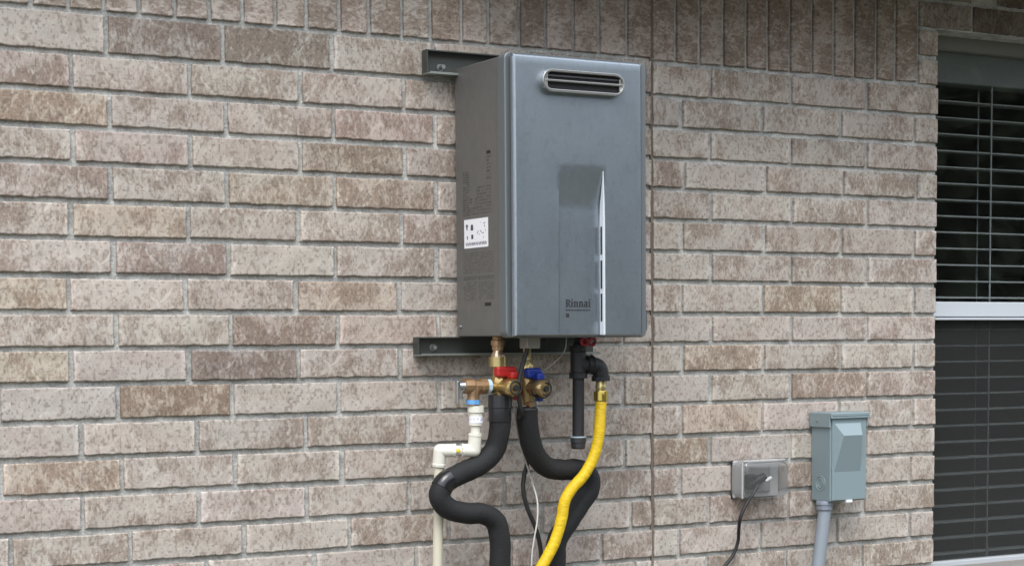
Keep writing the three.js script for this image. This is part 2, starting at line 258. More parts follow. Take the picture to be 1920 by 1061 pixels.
const glass = new THREE.MeshPhysicalMaterial({ color: lin(0.9, 0.92, 0.925), roughness: 0.02, transmission: 1, thickness: 0, ior: 1.5 });
part('pane', box(WX0 + 0.045, WX1 - 0.045, WM[1] - 0.01, Y0 + 0.118, FZ - 0.026, FZ - 0.023), glass, win);
part('pane', box(WX0 + 0.045, WX1 - 0.045, Y0 - 1.318, WM[0] + 0.01, FZ - 0.034, FZ - 0.031), glass, win);
part('insect_screen', box(WX0 + 0.046, WX1 - 0.046, Y0 - 1.315, WM[0] - 0.004, FZ - 0.0155, FZ - 0.0145), new THREE.MeshStandardMaterial({ color: lin(0.034, 0.035, 0.034), roughness: 0.9, transparent: true, opacity: 0.32 }), win, 'dark grey insect screen over the lower sash');
// the room behind it
const roomMat = std(lin(0.62, 0.6, 0.57), 0.9);
part('room', [box(2.2, 5.6, 0.2, 2.72, -4.05, -4), box(2.15, 2.2, 0.2, 2.72, -4, -0.13), box(5.6, 5.65, 0.2, 2.72, -4, -0.13), box(2.2, 5.6, 0.15, 0.2, -4, -0.13), box(2.2, 5.6, 2.66, 2.72, -4, -0.13)], roomMat, house);
// eave and roof, unseen; eave shaped to shade the wall top
const paint = std(lin(0.42, 0.38, 0.32), 0.7);
part('eave', [box(-2, 1.7, Y0 + 0.455, Y0 + 0.468, 0, 0.24), box(-2, 1.7, Y0 + 0.44, Y0 + 0.58, 0.24, 0.26)], paint, house);
part('shading_soffit', [box(1.7, 6.4, Y0 + 0.268, Y0 + 0.283, 0.004, 0.36), box(1.7, 6.4, Y0 + 0.258, Y0 + 0.44, 0.36, 0.38), box(1.685, 1.7, Y0 + 0.268, Y0 + 0.45, 0.004, 0.38)], paint, house);  // unseen lower soffit, added to shade the right-hand wall top
{ const s = new THREE.BoxGeometry(8.6, 0.05, 5.2); s.rotateX(0.38); s.translate(2.2, Y0 + 1.56, -2.35); part('roof', s, std(lin(0.08, 0.075, 0.07), 0.95), house); }

// venetian blind behind the panes
const blind = thing('venetian_blind', 'open white horizontal slat blind inside the dark window', 'window blind', [3.65, Y0 - 1.33, -0.15]);
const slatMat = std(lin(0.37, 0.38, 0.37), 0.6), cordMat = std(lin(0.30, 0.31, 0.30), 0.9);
{ const z0 = -0.15, prof = []; for (let i = 0; i <= 6; i++) { const t = i / 6 - 0.5; prof.push([t * 0.05, 0.0022 * (1 - 4 * t * t)]); }
  const sh = new THREE.Shape([...prof.map(p => new THREE.Vector2(p[0], p[1])), ...prof.reverse().map(p => new THREE.Vector2(p[0], p[1] - 0.0026))]);
  const g = new THREE.ExtrudeGeometry(sh, { depth: 0.84, bevelEnabled: false }); g.rotateY(Math.PI / 2);   // extrude along x, profile x -> -z
  for (let k = 0; k < 29; k++) {
    const m = new THREE.Mesh(g, slatMat); m.name = 'slat'; m.position.set(3.235 - 3.65, Y0 - 0.017 - k * 0.04566 - (Y0 - 1.33) + jj(0.0012), jj(0.003)); m.rotation.x = 0.02 + jj(0.05); m.castShadow = m.receiveShadow = true; blind.add(m);
  }
  part('head_rail', rbox(3.23, 4.08, Y0 + 0.03, Y0 + 0.115, z0 - 0.035, z0 + 0.035, 0.004), std(lin(0.22, 0.23, 0.22), 0.6), blind);
  part('bottom_bar', rbox(3.235, 4.075, Y0 - 1.355, Y0 - 1.338, z0 - 0.025, z0 + 0.025, 0.004), slatMat, blind);
  for (const x of [3.508, 3.86]) for (const z of [-0.124, -0.177]) part('ladder_cord', box(x - 0.0019, x + 0.0019, Y0 - 1.34, Y0 + 0.04, z - 0.0015, z + 0.0015), cordMat, blind);
}

// ---------------------------------------------------------------- ground in front of the house, unseen trees opposite sized for dark reflections
const groundMat = new THREE.MeshStandardMaterial({ map: dataTex(512, 512, (i, j) => { const v = 0.75 + 0.5 * vnoise(i / 9, j / 9, 61, 57, 57), w = vnoise(i / 60, j / 60, 62, 9, 9); return [lerp(66, 80, w) * v, lerp(68, 76, w) * v, lerp(56, 64, w) * v]; }, true), roughness: 1 });
groundMat.map.repeat.set(150, 150);
const ground = new THREE.Mesh(new THREE.PlaneGeometry(300, 300).rotateX(-Math.PI / 2), groundMat); ground.name = 'ground'; ground.receiveShadow = true; ground.userData = { kind: 'structure', label: 'dry lawn in front of the house' }; scene.add(ground);
{ const r = rng(505), pos = [], idx = [];
  for (let n = 0; n < 52000; n++) {
    const x = 1.5 + r() * 34, top = 6.5 + 2.5 * vnoise(x / 3, 0, 9), y = 0.1 + r() * top, z = 17 + (r() - 0.5) * 4 * Math.sqrt(1 - y / (top + 0.4)), s = 0.14 + r() * 0.18, b = pos.length / 3;
    const a = V3(r() - 0.5, r() - 0.5, r() - 0.5).normalize(), c = V3(r() - 0.5, r() - 0.5, r() - 0.5).cross(a).normalize();
    for (const [p, q] of [[-1, -.5], [1, -.5], [.6, .6], [-.6, .6]]) pos.push(x + s * (a.x * p + c.x * q), y + s * (a.y * p + c.y * q), z + s * (a.z * p + c.z * q));
    idx.push(b, b + 1, b + 2, b, b + 2, b + 3);
  }
  const g = new THREE.BufferGeometry(); g.setAttribute('position', new THREE.Float32BufferAttribute(pos, 3)); g.setIndex(idx); g.computeVertexNormals();
  const m = new THREE.Mesh(g, std(lin(0.045, 0.06, 0.03), 0.9, 0, { side: THREE.DoubleSide })); m.name = 'tree_line'; m.userData = { kind: 'stuff', label: 'unseen dense dark row of trees across the lawn from the house' }; scene.add(m); }

// ---------------------------------------------------------------- water heater
const heater = thing('water_heater', 'grey metal tankless water heater box on the brick wall, pipes below', 'water heater', [1.873, Y0 - 0.672, 0.012]);
const panelMap = dataTex(512, 512, (i, j) => { const v = 0.965 + 0.025 * vnoise(i / 60, j / 90, 91, 8, 5) + 0.03 * vnoise(i / 3, j / 3, 92, 170, 170) - 0.025 * sstep(0.72, 0.9, vnoise(i / 7, j / 16, 93, 73, 32)); return [255 * v, 255 * v, 254 * v]; }, true);
const panelRough = dataTex(512, 512, (i, j) => { const v = 0.86 + 0.06 * (vnoise(i / 50, j / 70, 94, 10, 7) - 0.5) + 0.08 * (vnoise(i / 6, j / 6, 95, 85, 85) - 0.5) ; return [0, 255 * v, 0]; });
const panelBump = dataTex(512, 512, (i, j) => { const v = 255 * (0.5 * vnoise(i / 4, j / 4, 96, 128, 128) + 0.5 * vnoise(i / 60, j / 60, 97, 8, 8)); return [v, v, v]; });
for (const t of [panelMap, panelRough, panelBump]) t.repeat.set(2.2, 2.2);
const steel = std(lin(0.31, 0.35, 0.395), 0.46, 0.9, { map: panelMap, roughnessMap: panelRough, bumpMap: panelBump, bumpScale: 0.00006 }), steelCover = std(lin(0.17, 0.19, 0.20), 0.48, 0.5);
const dark = std(lin(0.012, 0.012, 0.014), 0.6), galv = std(lin(0.30, 0.31, 0.30), 0.45, 0.75);
const TOP = Y0 - 0.060, BOT = Y0 - 0.671;
const casing = part('casing', rbox(1.7045, 2.045, BOT, TOP, 0.02, 0.236, 0.004), std(lin(0.16, 0.16, 0.16), 0.45, 0.45), heater);
{ // side sheet with its printed notices (illegible at this size: rows of grey strokes)
  const W = 384, H = 1024, c = document.createElement('canvas'); c.width = W; c.height = H; const x = c.getContext('2d'), r = rng(9);
  x.fillStyle = 'rgb(113,111,109)'; x.fillRect(0, 0, W, H);
  for (let n = 0; n < 1500; n++) { const q = 106 + r() * 15; x.fillStyle = `rgba(${q},${q - 1},${q - 3},0.25)`; x.fillRect(r() * W, r() * H, 6 + r() * 30, 6 + r() * 50); }
  const vy = v => (v + 0.062) / -0.608 * H;                         // height below the soldier course -> canvas
  const rows = (x0, x1, v0, v1, n, a) => { for (let i = 0; i < n; i++) { let q = x0; const y = lerp(vy(v0), vy(v1), i / n); while (q < x1) { const l = 6 + r() * 26; x.fillStyle = `rgba(62,60,58,${a * (0.5 + 0.5 * r())})`; if (r() < 0.9) x.fillRect(q, y, Math.min(l, x1 - q), (vy(v1) - vy(v0)) / n * 0.62); q += l + 4; } } };
  rows(60, 118, -0.298, -0.40, 18, 0.7); rows(180, 300, -0.335, -0.40, 9, 0.5); rows(262, 300, -0.27, -0.325, 7, 0.6); rows(118, 180, -0.36, -0.40, 6, 0.55);
  rows(58, 318, -0.482, -0.53, 9, 0.42); rows(58, 318, -0.536, -0.545, 2, 0.75); rows(58, 170, -0.548, -0.592, 9, 0.5); rows(186, 318, -0.548, -0.59, 9, 0.55);
  x.fillStyle = 'rgb(40,38,37)'; x.fillRect(262, vy(-0.259), 34, 12); x.fillRect(240, vy(-0.596), 52, 13);
  const t = new THREE.CanvasTexture(c); t.colorSpace = THREE.SRGBColorSpace;
  const p = new THREE.PlaneGeometry(0.214, 0.606).rotateY(-Math.PI / 2).translate(1.7037, Y0 - 0.366, 0.128);
  part('side_sheet', p, std(0xffffff, 0.45, 0.4, { map: t }), casing, 'side sheet with faded printed notices');
}
{ // white sticker
  const c = document.createElement('canvas'); c.width = 256; c.height = 148; const x = c.getContext('2d'), r = rng(4);
  x.fillStyle = 'rgb(236,236,240)'; x.fillRect(0, 0, 256, 148); x.fillStyle = 'rgb(70,70,80)';
  x.fillRect(24, 24, 12, 30); x.fillRect(18, 30, 24, 8); x.beginPath(); x.arc(84, 40, 13, 0, 7); x.fill(); x.fillRect(70, 46, 28, 12); x.fillRect(76, 80, 22, 22); x.fillRect(28, 84, 10, 18);
  x.strokeStyle = 'rgb(110,110,125)'; x.lineWidth = 5; for (let n = 0; n < 9; n++) { x.beginPath(); const a = 130 + r() * 100, b = 20 + r() * 84; x.moveTo(a, b); x.lineTo(a + (r() - 0.4) * 46, b + (r() - 0.5) * 30); x.stroke(); }
  x.fillStyle = 'rgb(120,120,132)'; for (let n = 0; n < 24; n++) x.fillRect(16 + n * 9.4, 118 + (n % 2) * 3, 5 + r() * 3, 15);
  const t = new THREE.CanvasTexture(c); t.colorSpace = THREE.SRGBColorSpace;
  part('sticker', new THREE.PlaneGeometry(0.114, 0.065).rotateY(-Math.PI / 2).translate(1.7031, Y0 - 0.4385, 0.117), std(0xffffff, 0.5, 0, { map: t }), casing, 'white sticker with small black symbols');
}
part('screw', cyl([1.7045, Y0 - 0.648, 0.038], [1.7, Y0 - 0.648, 0.038], 0.0042, 0.0036, 12), galv, casing);
function rrect(x0, x1, y0, y1, r) { const s = new THREE.Shape(); s.moveTo(x0 + r, y0); s.lineTo(x1 - r, y0); s.absarc(x1 - r, y0 + r, r, -Math.PI / 2, 0); s.lineTo(x1, y1 - r); s.absarc(x1 - r, y1 - r, r, 0, Math.PI / 2); s.lineTo(x0 + r, y1); s.absarc(x0 + r, y1 - r, r, Math.PI / 2, Math.PI); s.lineTo(x0, y0 + r); s.absarc(x0 + r, y0 + r, r, Math.PI, Math.PI * 1.5); return s; }
part('cover', new THREE.ExtrudeGeometry(rrect(1.7, 2.063, BOT - 0.001, TOP + 0.002, 0.012), { depth: 0.026, bevelEnabled: true, bevelSize: 0.003, bevelThickness: 0.003, bevelSegments: 3, curveSegments: 8 }).translate(0, 0, 0.235), steelCover, heater);
part('gasket', box(1.712, 2.05, BOT + 0.004, TOP - 0.004, 0.2635, 0.2678), dark, heater);
for (const v of [[-0.068, -0.1], [-0.618, -0.66]]) part('latch', rbox(2.0635, 2.07, Y0 + v[1], Y0 + v[0], 0.222, 0.262, 0.002), std(lin(0.1, 0.11, 0.12), 0.5, 0.4), heater);
const PX0 = 1.706, PX1 = 2.0405, RX0 = 1.8205, RX1 = 1.9360, RT = -0.302, RB = -0.378, PZ = 0.2865;
const recess = (x, v) => { if (x < RX0 || x > RX1 || v > RT) return 0; const t = clamp((RT - v) / (RT - RB)); return t * lerp(0.010, 0.0165, (x - RX0) / (RX1 - RX0)); };
{ // front panel: rounded edges, and a shallow scoop that deepens to the right
  const xs = [], ys = [], push = (a, s0, s1, n) => { for (let i = 0; i < n; i++) a.push(lerp(s0, s1, i / n)); };
  push(xs, PX0, PX0 + 0.010, 8); push(xs, PX0 + 0.010, RX0 - 0.0004, 12); xs.push(RX0 - 0.0004); push(xs, RX0 + 0.0002, RX1, 12); xs.push(RX1); push(xs, RX1 + 0.0006, PX1 - 0.006, 10); push(xs, PX1 - 0.006, PX1, 6); xs.push(PX1);
  const vt = -0.0585, vb = -0.672; push(ys, vb, vb + 0.006, 6); push(ys, vb + 0.006, RB, 20); push(ys, RB, RT, 16); push(ys, RT, vt - 0.010, 18); push(ys, vt - 0.010, vt, 10); ys.push(vt);
  const edge = (d, r, k) => { const q = clamp(1 - d / r); return k * (1 - Math.sqrt(1 - q * q)); };
  const pos = [], idx = [], nx = xs.length;
  for (const v of ys) for (const x of xs) {
    const z = PZ - Math.max(edge(x - PX0, 0.0075, 0.012), edge(PX1 - x, 0.005, 0.012), edge(vt - v, 0.009, 0.012), edge(v - vb, 0.004, 0.012)) - recess(x, v) - 0.0012 * Math.pow((v + 0.36) / 0.3, 2);
    pos.push(x, Y0 + v, z);
  }
  for (let j = 0; j < ys.length - 1; j++) for (let i = 0; i < nx - 1; i++) { const a = j * nx + i; idx.push(a, a + 1, a + nx + 1, a, a + nx + 1, a + nx); }
  const g = new THREE.BufferGeometry(); g.setAttribute('position', new THREE.Float32BufferAttribute(pos, 3)); g.setAttribute('uv', new THREE.Float32BufferAttribute(pos.filter((_, q) => q % 3 < 2), 2)); g.setIndex(idx);
  const panel = part('front_panel', toCreasedNormals(g.toNonIndexed(), 0.35), steel, heater);
  part('crease_shade', box(RX0 - 0.0016, RX0 - 0.0003, Y0 - 0.664, Y0 - 0.40, PZ - 0.0022, PZ - 0.00005), std(lin(0.07, 0.075, 0.085), 0.6), panel);  // dark strip laid on the panel for the shade in the scoop crease
  // bright strip on the scoop's deep side, with three intake slots
  const sp = [], si = []; const vs = [-0.306, -0.32, -0.34, -0.36, -0.378, -0.42, -0.5, -0.6, -0.669];
  for (const v of vs) { const d = recess(RX1, v) * 0.92 * lerp(0.5, 1, clamp((RT - v) / 0.12)); sp.push(RX1 - 0.0012, Y0 + v, PZ - d - 0.0004, RX1 - 0.0012, Y0 + v, PZ + 0.0006, RX1 + 0.0036 * clamp((RT - v) / 0.1), Y0 + v, PZ + 0.0006); }
  for (let i = 0; i < vs.length - 1; i++) for (const o of [0, 1]) { const a = i * 3 + o; si.push(a, a + 3, a + 4, a, a + 4, a + 1); }
  const sg = new THREE.BufferGeometry(); sg.setAttribute('position', new THREE.Float32BufferAttribute(sp, 3)); sg.setIndex(si);
  const strip = part('trim_strip', toCreasedNormals(sg.toNonIndexed(), 0.5), std(lin(0.66, 0.69, 0.72), 0.45, 0.2, { side: THREE.DoubleSide }), heater, 'bright strip with three black slots');
  for (const [a, b] of [[-0.428, -0.49], [-0.503, -0.566], [-0.577, -0.639]]) part('slot', rbox(RX1 - 0.0024, RX1 - 0.0012, Y0 + b, Y0 + a, PZ - 0.0102, PZ - 0.0040, 0.0005, 2), dark, strip);
  // maker's name, a line of small print and a dark square
  const font = await new FontLoader().loadAsync('fonts/droid/droid_serif_bold.typeface.json');
  const ink = std(lin(0.02, 0.021, 0.024), 0.6), tg = new TextGeometry('Rinnai', { font, size: 0.0168, depth: 0.0004, curveSegments: 5, bevelEnabled: false }); tg.computeBoundingBox();
  const zAt = (x, v) => PZ - recess(x, v) - 0.0012 * Math.pow((v + 0.36) / 0.3, 2);
  const slope = Math.atan(0.0065 / (RX1 - RX0)), put = (g, x, v) => g.rotateY(slope).translate(x, Y0 + v, zAt(x, v) + 0.0004);
  const sc = 0.069 / tg.boundingBox.max.x; tg.scale(sc, 1, 1);
  part('lettering', put(tg, 1.842, -0.607), ink, panel);
  const r = rng(31), bits = []; for (let q = 0; q < 0.066; q += 0.0042) bits.push(new THREE.BoxGeometry(0.0020 + r() * 0.0010, 0.0030, 0.0003).translate(q + 0.002, 0, 0));
  part('small_print', put(mergeGeometries(bits), 1.8425, -0.614), ink, panel);
  part('badge', put(new RoundedBoxGeometry(0.0085, 0.0085, 0.0006, 2, 0.0002), 1.848, -0.6255), ink, panel);
}
{ // flue terminal
  const st = (x0, x1, y0, y1) => { const r = (y1 - y0) / 2, s = new THREE.Shape(); s.moveTo(x0 + r, y0); s.lineTo(x1 - r, y0); s.absarc(x1 - r, y0 + r, r, -Math.PI / 2, Math.PI / 2); s.lineTo(x0 + r, y1); s.absarc(x0 + r, y0 + r, r, Math.PI / 2, Math.PI * 1.5); return s; };
  const chrome = std(lin(0.48, 0.48, 0.46), 0.28, 0.9), gy0 = Y0 - 0.139, gy1 = Y0 - 0.092;
  const s = st(1.774, 1.984, gy0, gy1), hole = (a, b) => { const h = new THREE.Path(); h.moveTo(1.795, a); h.lineTo(1.968, a); h.quadraticCurveTo(1.973, a, 1.974, (a + b) / 2); h.quadraticCurveTo(1.973, b, 1.968, b); h.lineTo(1.795, b); h.lineTo(1.795, a); return h; };
  const inner = st(1.7775, 1.9815, gy0 + 0.0042, gy1 - 0.0034); s.holes.push(new THREE.Path(inner.getPoints(14).reverse()));
  const gr = part('exhaust_grille', new THREE.ExtrudeGeometry(s, { depth: 0.0135, bevelEnabled: true, bevelSize: 0.0012, bevelThickness: 0.0015, bevelSegments: 3, curveSegments: 16 }).translate(0, 0, PZ - 0.001), chrome, heater);
  part('flue_opening', new THREE.ExtrudeGeometry(st(1.777, 1.982, gy0 + 0.003, gy1 - 0.003), { depth: 0.001, bevelEnabled: false }).translate(0, 0, PZ + 0.0006), dark, gr);
  part('divider_bar', [rbox(1.780, 1.979, gy0 + 0.0215, gy0 + 0.0258, PZ + 0.004, PZ + 0.0132, 0.001)], chrome, gr);
  part('end_cap', [rbox(1.7775, 1.7865, gy0 + 0.006, gy1 - 0.006, PZ + 0.003, PZ + 0.0125, 0.002), rbox(1.9745, 1.981, gy0 + 0.006, gy1 - 0.006, PZ + 0.002, PZ + 0.009, 0.0015)], chrome, gr);
  part('louver', box(1.786, 1.976, gy0 + 0.0335, gy0 + 0.0365, PZ + 0.0018, PZ + 0.007), std(lin(0.10, 0.10, 0.105), 0.5, 0.6), gr);
  part('flange', new THREE.ExtrudeGeometry(st(1.768, 1.990, gy0 - 0.006, gy1 + 0.006), { depth: 0.0015, bevelEnabled: false, curveSegments: 16 }).translate(0, 0, PZ - 0.0012), steel, gr);
}
function channel(x0, x1, y0, y1, name, label) {                      // C-shaped wall bracket
  const t = 0.0028, z1 = 0.036, br = part(name, [box(x0, x1, y0, y1, 0.0035, 0.0035 + t), box(x0, x1, y1 - t, y1, 0.0035 + t, z1 * 0.8), box(x0, x0 + t, y0 + t, y1 - t, 0.0035 + t, z1 * 0.8)], std(lin(0.085, 0.09, 0.083), 0.5, 0.55), heater, label);  // weathered grey-green body, colour darkened for the shaded inside of the channel
  part('lip', [box(x0, x1, y0, y0 + t, 0.0035 + t, z1), box(x0 + 0.004, x1, y0 + 0.0002, y0 + t + 0.0024, z1, z1 + 0.002)], std(lin(0.33, 0.36, 0.34), 0.42, 0.7), br);
  return br;
}
const ub = channel(1.628, 2.118, Y0 - 0.077, Y0 - 0.022, 'mounting_bracket', 'dark metal bracket at the heater top');
part('bolt', [cyl([1.672, Y0 - 0.058, 0.006], [1.672, Y0 - 0.058, 0.026], 0.0055, 0.0055, 6), cyl([1.672, Y0 - 0.058, 0.006], [1.672, Y0 - 0.058, 0.009], 0.0085, 0.0085, 20)], galv, ub);
const lb = channel(1.598, 2.083, Y0 - 0.714, Y0 - 0.671, 'mounting_bracket', 'dark metal bracket under the heater');
part('bolt', [cyl([1.646, Y0 - 0.695, 0.006], [1.646, Y0 - 0.695, 0.02], 0.0055, 0.0055, 6), cyl([1.646, Y0 - 0.695, 0.006], [1.646, Y0 - 0.695, 0.009], 0.0085, 0.0085, 20)], galv, lb);
part('cable_gland', [rbox(1.776, 1.811, Y0 - 0.699, BOT + 0.001, 0.182, 0.218, 0.003), cyl([1.793, Y0 - 0.676, 0.2], [1.793, BOT - 0.0005, 0.2], 0.026, 0.026, 28)], std(lin(0.30, 0.285, 0.26), 0.55, 0.2), heater, 'pale grey cable gland under the heater');
part('plug_cap', cyl([1.832, BOT - 0.022, 0.185], [1.832, BOT, 0.185], 0.013, 0.014, 24), dark, heater);

// ---------------------------------------------------------------- pipes and valves below it
const brass = std(lin(0.50, 0.36, 0.155), 0.34, 0.9), bronzeCast = std(lin(0.42, 0.27, 0.155), 0.46, 0.85), nutBrass = std(lin(0.58, 0.47, 0.22), 0.3, 0.85);
const redP = std(lin(0.42, 0.018, 0.016), 0.38), blueP = std(lin(0.012, 0.035, 0.26), 0.38), tape = std(lin(0.45, 0.62, 0.72), 0.6), chromeV = std(lin(0.5, 0.51, 0.52), 0.25, 0.95);
const foamBump = dataTex(256, 256, (i, j) => { const v = 255 * (0.6 * vnoise(i / 5, j / 9, 71, 51, 28) + 0.4 * vnoise(i / 22, j / 40, 72, 12, 6)); return [v, v, v]; });
foamBump.repeat.set(14, 2);
const foam = std(lin(0.0075, 0.0075, 0.0085), 0.78, 0, { bumpMap: foamBump, bumpScale: 0.0008 }), shinyTape = std(lin(0.012, 0.012, 0.014), 0.22), rubber = std(lin(0.015, 0.015, 0.017), 0.55);
const bolt6 = (a, b, r) => cyl(a, b, r, r, 6, 0.3);

const hv = thing('hot_water_valve', 'brass valve with red lever handle and relief valve under the water heater', 'valve', [1.74, Y0 - 0.81, 0.15]);
{ const x = 1.738, z = 0.15;
  part('pipe_nipple', turned([x, 1.548, z], [x, BOT, z], [[0, 0.0001], [0, 0.013], [0.35, 0.013], [0.35, 0.0155], [0.7, 0.0155], [0.75, 0.012], [1, 0.012]]), bronzeCast, hv);
  part('copper_collar', turned([x, 1.531, z], [x, 1.552, z], [[0, 0.0001], [0, 0.0155], [0.3, 0.0155], [0.7, 0.0105], [1, 0.0105]]), std(lin(0.62, 0.46, 0.34), 0.3, 0.9), hv);
  part('union_nut', [bolt6([x, 1.511, z], [x, 1.533, z], 0.0215)], nutBrass, hv);
  part('body', [turned([1.744, 1.442, z], [1.740, 1.511, z], [[0, 0.0001], [0, 0.014], [0.12, 0.0165], [0.2, 0.0165], [0.22, 0.019], [0.45, 0.0215], [0.62, 0.019], [0.75, 0.0145], [1, 0.0145]]),
    cyl([1.744, 1.4655, z], [1.710, 1.467, z], 0.0145), turned([1.744, 1.4655, z], [1.752, 1.4635, 0.208], [[0, 0.017], [0.5, 0.019], [0.62, 0.0205], [0.9, 0.0205], [0.97, 0.018], [0.97, 0.0001]])], brass, hv);
  part('valve_stem', [cyl([1.752, 1.4635, 0.2065], [1.7525, 1.4632, 0.2125], 0.0075, 0.0075, 6), torus([1.7522, 1.4634, 0.2065], 0.0145, 0.0022)], dark, hv);
  const hd = part('handle', [rbox(1.7225, 1.773, 1.4875, 1.511, 0.156, 0.178, 0.006), rbox(1.748, 1.770, 1.483, 1.500, 0.168, 0.196, 0.006)], redP, hv, 'red lever handle');
  part('handle_end', rbox(1.779, 1.793, 1.434, 1.455, 0.14, 0.16, 0.004), redP, hv, 'red end of the lower handle');
  part('thread_tape', turned([1.7165, 1.4665, z], [1.704, 1.4672, z], [[0, 0.0001], [0, 0.0162], [1, 0.0162], [1, 0.0001]]), tape, hv);
  const rv = part('relief_valve', [turned([1.706, 1.467, z], [1.650, 1.4685, z], [[0, 0.0001], [0, 0.0185], [0.2, 0.0185], [0.24, 0.0145], [0.55, 0.0150], [0.62, 0.0185], [1, 0.0170], [1, 0.0001]]), turned([1.675, 1.468, z], [1.6735, 1.424, z], [[0, 0.015], [0.25, 0.0165], [0.45, 0.0135], [0.75, 0.0145], [1, 0.0145], [1, 0.0001]])], bronzeCast, hv);
  part('relief_lever', [cyl([1.650, 1.468, z], [1.637, 1.469, z], 0.012, 0.009, 20), rbox(1.631, 1.6365, 1.428, 1.480, 0.143, 0.157, 0.002), rbox(1.642, 1.6455, 1.440, 1.458, 0.144, 0.156, 0.001)], chromeV, rv);
  part('thread_tape', turned([1.6738, 1.437, z], [1.6736, 1.427, z], [[0, 0.0001], [0, 0.0162], [1, 0.0162], [1, 0.0001]]), std(lin(0.12, 0.32, 0.6), 0.6), rv);
}
const cv = thing('cold_water_valve', 'brass valve with blue lever handle under the water heater', 'valve', [1.815, Y0 - 0.83, 0.15]);
{ const x = 1.8145, z = 0.15;
  part('pipe_nipple', turned([x, 1.503, z], [x, BOT, z], [[0, 0.0001], [0, 0.016], [0.14, 0.016], [0.3, 0.009], [1, 0.009]]), nutBrass, cv);
  part('body', [turned([1.814, 1.422, z], [1.814, 1.504, z], [[0, 0.0001], [0, 0.0115], [0.12, 0.0145], [0.25, 0.0145], [0.4, 0.0185], [0.6, 0.0205], [0.8, 0.0165], [1, 0.0145]]),
    turned([1.815, 1.464, z], [1.832, 1.460, 0.205], [[0, 0.017], [0.5, 0.018], [0.6, 0.0205], [0.9, 0.0205], [0.97, 0.018], [0.97, 0.0001]])], std(lin(0.40, 0.29, 0.14), 0.42, 0.85), cv);
  part('valve_stem', [cyl([1.832, 1.460, 0.2035], [1.8325, 1.4598, 0.2095], 0.007, 0.007, 6), torus([1.8322, 1.4599, 0.2035], 0.0145, 0.002)], dark, cv);
  part('collar', turned([1.829, 1.4605, 0.178], [1.832, 1.460, 0.196], [[0, 0.0001], [0, 0.0235], [1, 0.0225], [1, 0.0001]]), rubber, cv);
  part('handle', [rbox(1.7985, 1.838, 1.483, 1.507, 0.156, 0.180, 0.007), rbox(1.816, 1.836, 1.478, 1.497, 0.168, 0.196, 0.006)], blueP, cv, 'blue lever handle');
  part('handle_end', rbox(1.838, 1.853, 1.430, 1.447, 0.142, 0.16, 0.004), blueP, cv, 'blue end of the lower handle');
  part('drain_port', [turned([1.812, 1.427, 0.156], [1.813, 1.423, 0.172], [[0, 0.007], [0.6, 0.0078], [1, 0.006], [1, 0.0001]])], bronzeCast, cv);
}
const hh = thing('insulated_pipe', 'black foam covered pipe bending left below the red valve', 'insulated pipe', [1.745, 0, 0.14], 'foam covered water pipes');
const hotPath = [[1.744, 1.442, .15], [1.742, 1.402, .15], [1.743, 1.366, .148], [1.733, 1.322, .14], [1.693, 1.289, .14], [1.641, 1.270, .14], [1.604, 1.251, .14], [1.592, 1.222, .14], [1.612, 1.196, .14], [1.656, 1.182, .14], [1.703, 1.178, .14], [1.735, 1.157, .14], [1.7455, 1.115, .14], [1.746, 1.056, .138], [1.745, .8, .13], [1.745, .02, .13]];
part('foam_sleeve', lumpy(tube(hotPath, 0.0243, { seg: 420, rad: 36 }), 0.0010, 301), foam, hh);
part('smooth_cuff', turned([1.742, 1.386, .15], [1.744, 1.446, .15], [[0, 0.0255], [0.04, 0.0262], [0.5, 0.0262], [0.53, 0.0275], [1, 0.0275], [1, 0.012]]), std(lin(0.018, 0.018, 0.021), 0.36), hh);
{ const c = new THREE.CatmullRomCurve3(hotPath.map(p => V3(...p)), false, 'centripetal'); let t0 = 0, b = 9; for (let i = 0; i <= 1000; i++) { const d = c.getPointAt(i / 1000).distanceTo(V3(1.606, 1.253, .14)); if (d < b) { b = d; t0 = i / 1000; } }
  const L = c.getLength(), pts = []; for (let i = -3; i <= 3; i++) pts.push(c.getPointAt(t0 + i * 0.005 / L).toArray());
  part('tape_band', tube(pts, 0.0253, { seg: 24, rad: 32 }), shinyTape, hh, 'shiny black tape band'); }
const ch = thing('insulated_pipe', 'black foam covered pipe bending right below the blue valve', 'insulated pipe', [1.904, 0, 0.12], 'foam covered water pipes');
const coldPath = [[1.814, 1.411, .15], [1.818, 1.375, .146], [1.842, 1.313, .132], [1.882, 1.277, .12], [1.926, 1.2675, .12], [1.968, 1.267, .12], [1.997, 1.251, .12], [2.000, 1.22, .12], [1.973, 1.184, .12], [1.940, 1.143, .12], [1.911, 1.104, .12], [1.9045, 1.043, .12], [1.904, .8, .12], [1.904, .02, .12]];
part('foam_sleeve', lumpy(tube(coldPath, 0.0243, { seg: 420, rad: 36 }), 0.0010, 311), foam, ch);
part('sleeve_end', [torus([1.814, 1.411, .15], 0.0175, 0.0068, 'y'), cyl([1.8142, 1.4, .15], [1.814, 1.4085, .15], 0.0175, 0.0175, 24)], rubber, ch);

